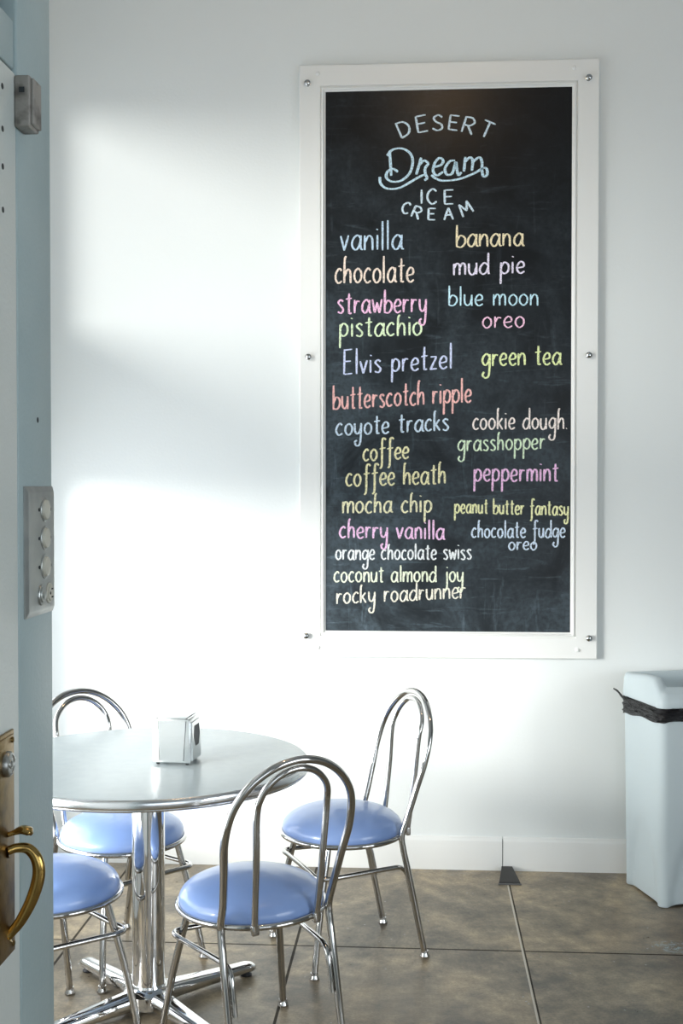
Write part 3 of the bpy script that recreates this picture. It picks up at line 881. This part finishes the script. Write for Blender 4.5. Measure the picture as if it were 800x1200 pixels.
# dark seams beside the strap
for sx_ in (-1, 1):
    k = MB()
    x0 = sx_ * 0.0425
    k.box((min(x0, x0 + sx_ * .0015), -0.049, 0.1338), (max(x0, x0 + sx_ * .0015), 0.049, 0.1344))
    for sy in (-1, 1):
        vs = []
        for off in (0.0001, 0.0008):
            for (x, z) in ((0.0422, 0.128), (0.0438, 0.128), (0.0368, 0.012), (0.0352, 0.012)):
                yy = 0.0545 + (0.0512 - 0.0545) * z / 0.128 + off
                vs.append((sx_ * x, sy * yy, z))
        k.add(vs, [(0, 1, 2, 3), (4, 7, 6, 5), (0, 4, 5, 1), (1, 5, 6, 2), (2, 6, 7, 3), (3, 7, 4, 0)])
    k.build('seam', BLACKP, nd, smooth=0)
for sx_ in (-1, 1):                         # face plates with a six-sided opening on the two ends
    k = MB()
    Mf = Matrix.Translation((sx_ * 0.0560, 0, 0)) @ Matrix.Rotation(R(sx_ * -1.6), 4, 'Y')
    out = [(-0.044, 0.012), (0.044, 0.012), (0.046, 0.06), (0.044, 0.122), (-0.044, 0.122), (-0.046, 0.06)]
    inn = [(-0.018, 0.050), (0.018, 0.050), (0.034, 0.080), (0.026, 0.110), (-0.026, 0.110), (-0.034, 0.080)]
    vs = [(0.0, y, z) for y, z in out] + [(sx_ * 0.006, y * 0.96, z) for y, z in out] + [(sx_ * 0.007, y, z) for y, z in inn] + [(sx_ * 0.002, y, z) for y, z in inn]
    fs = []
    for r_ in range(3):
        for i in range(6):
            j = (i + 1) % 6
            fs.append((r_ * 6 + i, r_ * 6 + j, r_ * 6 + 6 + j, r_ * 6 + 6 + i))
    k.add(vs, fs, 0, Mf)
    fp = k.build('face_plate', SATIN, nd, smooth=20)
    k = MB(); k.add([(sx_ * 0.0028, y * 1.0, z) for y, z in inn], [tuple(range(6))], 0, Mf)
    k.build('shaded_napkins', mat('shaded_opening', (0.16, 0.16, 0.16), 0.7), fp)  # napkin sheet coloured dark for the shade inside the opening
for sx_ in (-1, 1):
    for sy in (-1, 1):
        MB().lathe([(0.005, 0.0), (0.0055, 0.002), (0.005, 0.007)], 14, M=Matrix.Translation((sx_ * 0.044, sy * 0.043, 0))).build('foot', BLACKP, nd)

# ------------------------------------------------------------------ chairs
ZR = 0.405
ZT, ZTI = 0.851, 0.828
BB, TT, WU, WI = 0.143, 0.130, 0.190, 0.105


def ky(z): return -BB - TT * (z - ZR) / (ZT - ZR)


def hoop_path():
    zb = ZT - WU
    half = [(-0.166, -0.226, 0.010), (-0.1655, -0.200, 0.13), (-0.1645, -0.166, 0.29), (-0.1635, -0.148, 0.37), (-0.1635, -0.1435, 0.415),
            (-0.166, ky(0.47), 0.47), (-0.176, ky(0.56), 0.56), (-0.187, ky(zb - 0.01), zb - 0.01)]
    arc = []
    for i in range(1, 8):
        a = PI - PI * i / 8
        z = zb + WU * math.sin(a)
        arc.append((WU * math.cos(a), ky(z), z))
    return half + arc + [(-x, y, z) for x, y, z in reversed(half)]


def make_chair():
    root = empty('cafe_chair', (0, 0, 0))
    k = MB().lathe([(0.190, -0.009), (0.197, 0.000), (0.2005, 0.012), (0.2003, 0.020), (0.198, 0.028), (0.192, 0.038), (0.180, 0.049), (0.160, 0.060), (0.135, 0.069), (0.105, 0.077), (0.07, 0.083), (0.035, 0.0865), (0.002, 0.0875)], 72)
    k.build('seat_cushion', VINYL, root, loc=(0, 0, ZR), smooth=60)
    k = MB().lathe([(0.188, -0.012), (0.188, -0.007), (0.05, -0.007)], 48)
    k.build('seat_base', BLACKP, root, loc=(0, 0, ZR))
    k = MB().tube([(0.2035 * math.cos(2 * PI * i / 72), 0.2035 * math.sin(2 * PI * i / 72), ZR - 0.001) for i in range(72)], 0.0085, 12, closed=True)
    k.build('seat_ring', CHROME, root, smooth=60)
    p = spline(hoop_path(), 8)
    n = len(p)
    cut = next(i for i in range(n) if p[i][2] > ZR - 0.012)
    MB().tube(p[cut:n - cut], 0.0108, 16).build('back_hoop', CHROME, root, smooth=60)
    legs = [p[:cut + 1], list(reversed(p))[:cut + 1]]
    for sx_ in (-1, 1):
        legs.append(spline([(sx_ * 0.196, 0.177, 0.010), (sx_ * 0.170, 0.146, 0.20), (sx_ * 0.137, 0.106, 0.392)], 8))
    for lp in legs:
        lg = MB().tube(lp, 0.0105, 16).build('leg', CHROME, root, smooth=60)
        x, y, _ = lp[0]
        MB().lathe([(0.013, 0.0), (0.0165, 0.003), (0.0165, 0.007), (0.0125, 0.013), (0.0122, 0.022)], 20, M=Matrix.Translation((x, y, 0))).build('foot_glide', CHROME, lg)
    zi = ZTI - WI
    half = [(-0.0925, -0.197, ZR - 0.010), (-0.0935, -0.2, ZR + 0.02), (-0.0955, -0.206, 0.47), (-0.1, -0.222, 0.60), (-0.104, ky(zi - 0.01), zi - 0.01)]
    arc = []
    for i in range(1, 8):
        a = PI - PI * i / 8
        z = zi + WI * math.sin(a)
        arc.append((WI * math.cos(a), ky(z), z))
    p = spline(half + arc + [(-x, y, z) for x, y, z in reversed(half)], 8)
    k = MB().tube(p, 0.0092, 14)
    for sx_ in (-1, 1):
        k.box((sx_ * 0.0925 - 0.011, -0.206, ZR - 0.016), (sx_ * 0.0925 + 0.011, -0.190, ZR + 0.012), 0.004)
    k.build('inner_hoop', CHROME, root, smooth=60)
    zs = 0.305
    half = [(-0.146, -0.190, 0.185), (-0.146, -0.180, 0.235), (-0.146, -0.168, 0.280), (-0.148, -0.145, 0.302), (-0.153, -0.105, zs), (-0.165, 0.0, zs), (-0.175, 0.085, zs), (-0.177, 0.120, zs), (-0.168, 0.143, zs),
            (-0.145, 0.152, zs), (-0.08, 0.150, zs)]
    p = spline(half + [(-x, y, z) for x, y, z in reversed(half)], 6)
    MB().tube(p, 0.0078, 12).build('stretcher', CHROME, root, smooth=60)
    return root


def copy_tree(o, parent=None):
    c = o.copy(); COL.objects.link(c)
    if parent: c.parent = parent
    for ch in list(o.children): copy_tree(ch, c)
    return c


proto = make_chair()
spots = [((-0.465, -1.589), 0.616, 'chrome cafe chair with blue seat in front of the table, back towards the viewer'),
         ((-0.259, -0.881), 2.031, 'chrome cafe chair with blue seat right of the table, below the chalkboard'),
         ((-0.974, -1.010), -2.30, 'chrome cafe chair with blue seat behind the table, partly hidden by pedestal'),
         ((-1.051, -1.554), -0.770, 'chrome cafe chair with round blue seat cut off by the grey door post')]
src_children = None
for i, ((x, y), th, lab) in enumerate(spots):
    o = proto if i == 0 else copy_tree(proto)
    o.location = (x, y, 0); o.rotation_euler = (0, 0, th)
    tag(o, lab, 'chair', 'chrome chairs around the round table')

# ------------------------------------------------------------------ waste bin
tr = empty('trash_bin', (1.004, -0.228, 0.0), R(16))
tag(tr, 'tall pale blue-grey plastic bin with a hooded lid and black bag by the wall', 'bin')


def sq(hx, hy, r, n=8, side=14):
    """rounded rectangle, dense along the sides: list of (x, y, face-u in -1..1)"""
    out = []
    cs = [((hx - r), (hy - r), 0), (-(hx - r), (hy - r), 90), (-(hx - r), -(hy - r), 180), ((hx - r), -(hy - r), 270)]
    for c in range(4):
        cx_, cy_, a0 = cs[c]
        for i in range(n + 1):
            a = R(a0 + 90 * i / n)
            out.append((cx_ + r * math.cos(a), cy_ + r * math.sin(a), None, a))
        nx = cs[(c + 1) % 4]
        a1 = R(a0 + 90)
        p0 = (cx_ + r * math.cos(a1), cy_ + r * math.sin(a1)); p1 = (nx[0] + r * math.cos(a1), nx[1] + r * math.sin(a1))
        for i in range(1, side):
            t = i / side
            out.append((p0[0] + (p1[0] - p0[0]) * t, p0[1] + (p1[1] - p0[1]) * t, 2 * t - 1, a1))
    return out


def bin_row(z, hx, hy, r, arch=True, lift=True):
    row = []
    for (x, y, u, a) in sq(hx, hy, r):
        zz = z
        if u is not None and arch:
            edge = 0.30 * (1 - abs(u) ** 2.6)                     # shallow arched relief low on each face
            d = 0.009 * sstep(0.0, 0.03, edge - z) * sstep(0, 0.12, 1 - abs(u))
            x -= math.cos(a) * d; y -= math.sin(a) * d
            if lift: zz = z + 0.006 * sstep(0.0, 0.35, 1 - abs(u)) * max(0, 1 - z / 0.06)
        row.append((x, y, zz))
    return row


rows = [bin_row(0.0, 0.161, 0.150, 0.024), bin_row(0.004, 0.165, 0.154, 0.027)]
for i in range(1, 31):
    z = 0.71 * i / 30
    t = z / 0.71
    rows.append(bin_row(z, 0.1655 + 0.0075 * t, 0.1545 + 0.0075 * t, 0.030, z < 0.4))
k = MB().loops(rows, (True, False))
k.build('bin_body', BIN, tr, smooth=40)
# bag edge folded over the rim
rows = []
random.seed(3)
base = sq(0.173, 0.162, 0.030)
nb_ = len(base)
ph = [random.uniform(0, 6.28) for _ in range(8)]
for zi_ in range(12):
    t = zi_ / 11
    row = []
    for j, (x, y, u, a) in enumerate(base):
        s = j / nb_ * 2 * PI
        drop = 0.003 * math.sin(5 * s + ph[0]) + 0.002 * math.sin(11 * s + ph[1]) - 0.016 * (x < -0.16) * sstep(-0.1, 0.12, y)
        z = 0.688 + drop + t * (0.743 - 0.688 - drop)
        d = 0.006 + 0.0028 * math.sin(t * 20 + 4 * s + ph[2]) + 0.002 * math.sin(t * 33 + 9 * s + ph[3]) + 0.002 * random.random()
        row.append((x + math.cos(a) * d, y + math.sin(a) * d, z))
    rows.append(row)
k = MB().loops(rows)
# a loose pinched corner of the bag
k.tube(spline([(-0.178, 0.085, 0.722), (-0.186, 0.130, 0.735), (-0.190, 0.165, 0.752), (-0.203, 0.178, 0.762)], 5), [0.007, 0.007, 0.007, 0.007, 0.007, 0.006, 0.006, 0.006, 0.005, 0.005, 0.005, 0.005, 0.004, 0.004, 0.003, 0.003], 8, sx=0.5)
k.build('bag', BAG, tr, smooth=70)
# lid: raised shoulders at sides and back, lower front edge, funnel into a dark opening
rows = []


def lid_row(off, zf):
    row = []
    for (x, y, u, a) in sq(0.180 + off, 0.169 + off, max(0.006, 0.036 + off)):
        h = 0.796 + 0.050 * sstep(-0.155, -0.085, y) - 0.016 * sstep(-0.06, 0.15, y)
        row.append((x, y, zf(h)))
    return row


rows.append(lid_row(-0.004, lambda h: 0.742)); rows.append(lid_row(0.0, lambda h: 0.741)); rows.append(lid_row(0.001, lambda h: 0.746))
rows.append(lid_row(-0.001, lambda h: 0.770)); rows.append(lid_row(-0.004, lambda h: h - 0.020)); rows.append(lid_row(-0.009, lambda h: h - 0.006)); rows.append(lid_row(-0.016, lambda h: h))
rows.append(lid_row(-0.030, lambda h: h + 0.001)); rows.append(lid_row(-0.044, lambda h: h - 0.003)); rows.append(lid_row(-0.058, lambda h: 0.5 * h + 0.5 * 0.785))
rows.append(lid_row(-0.080, lambda h: 0.765)); rows.append(lid_row(-0.100, lambda h: 0.752)); rows.append(lid_row(-0.104, lambda h: 0.744)); rows.append(lid_row(-0.104, lambda h: 0.70))
lid = MB().loops(rows).build('lid', BIN, tr, smooth=45)
k = MB().loops([lid_row(-0.105, lambda h: 0.715)], (True, False))
k.build('opening', BLACKP, lid)

# ------------------------------------------------------------------ door stop wedge on the floor by the wall
ds = empty('door_stop', (0.352, -0.105, 0.0))
tag(ds, 'small black rubber wedge on the floor against the baseboard joint', 'door stop')
k = MB()
rows = []
for y, hw_, h in ((-0.085, 0.043, 0.006), (-0.080, 0.044, 0.009), (-0.02, 0.036, 0.015), (0.06, 0.025, 0.021), (0.08, 0.023, 0.021)):
    rows.append([(-hw_, y, 0.0), (hw_, y, 0.0), (hw_ * 0.92, y, h), (-hw_ * 0.92, y, h)])
k.loops(rows, (True, True))
k.build('wedge', RUBBER, ds, smooth=20)
MB().box((-0.045, -0.089, 0.0), (0.045, -0.082, 0.006), 0.002).build('toe_lip', mat('paler_rubber', (0.12, 0.12, 0.12), 0.5), ds)  # lip coloured paler than the wedge

# ------------------------------------------------------------------ warm ceiling lamp in front of the board (above the frame)
cl = empty('ceiling_lamp', (0.13, -1.98, ZC))
tag(cl, 'warm round ceiling lamp above the table, out of view', 'lamp')
MB().lathe([(0.07, 0.0), (0.07, -0.02), (0.02, -0.03), (0.012, -0.10), (0.03, -0.12), (0.05, -0.13)], 28).build('lamp_fitting', STEEL, cl)
em = bpy.data.materials.new('warm_bulb'); em.use_nodes = True
nt = em.node_tree; bs = nt.nodes['Principled BSDF']
bs.inputs['Base Color'].default_value = (1, 0.9, 0.75, 1)
bs.inputs['Emission Color'].default_value = (1.0, 0.66, 0.36, 1); bs.inputs['Emission Strength'].default_value = 70.0
MB().lathe([(0.03, -0.13), (0.058, -0.155), (0.07, -0.19), (0.058, -0.225), (0.025, -0.247), (0.002, -0.25)], 28).build('globe', em, cl)
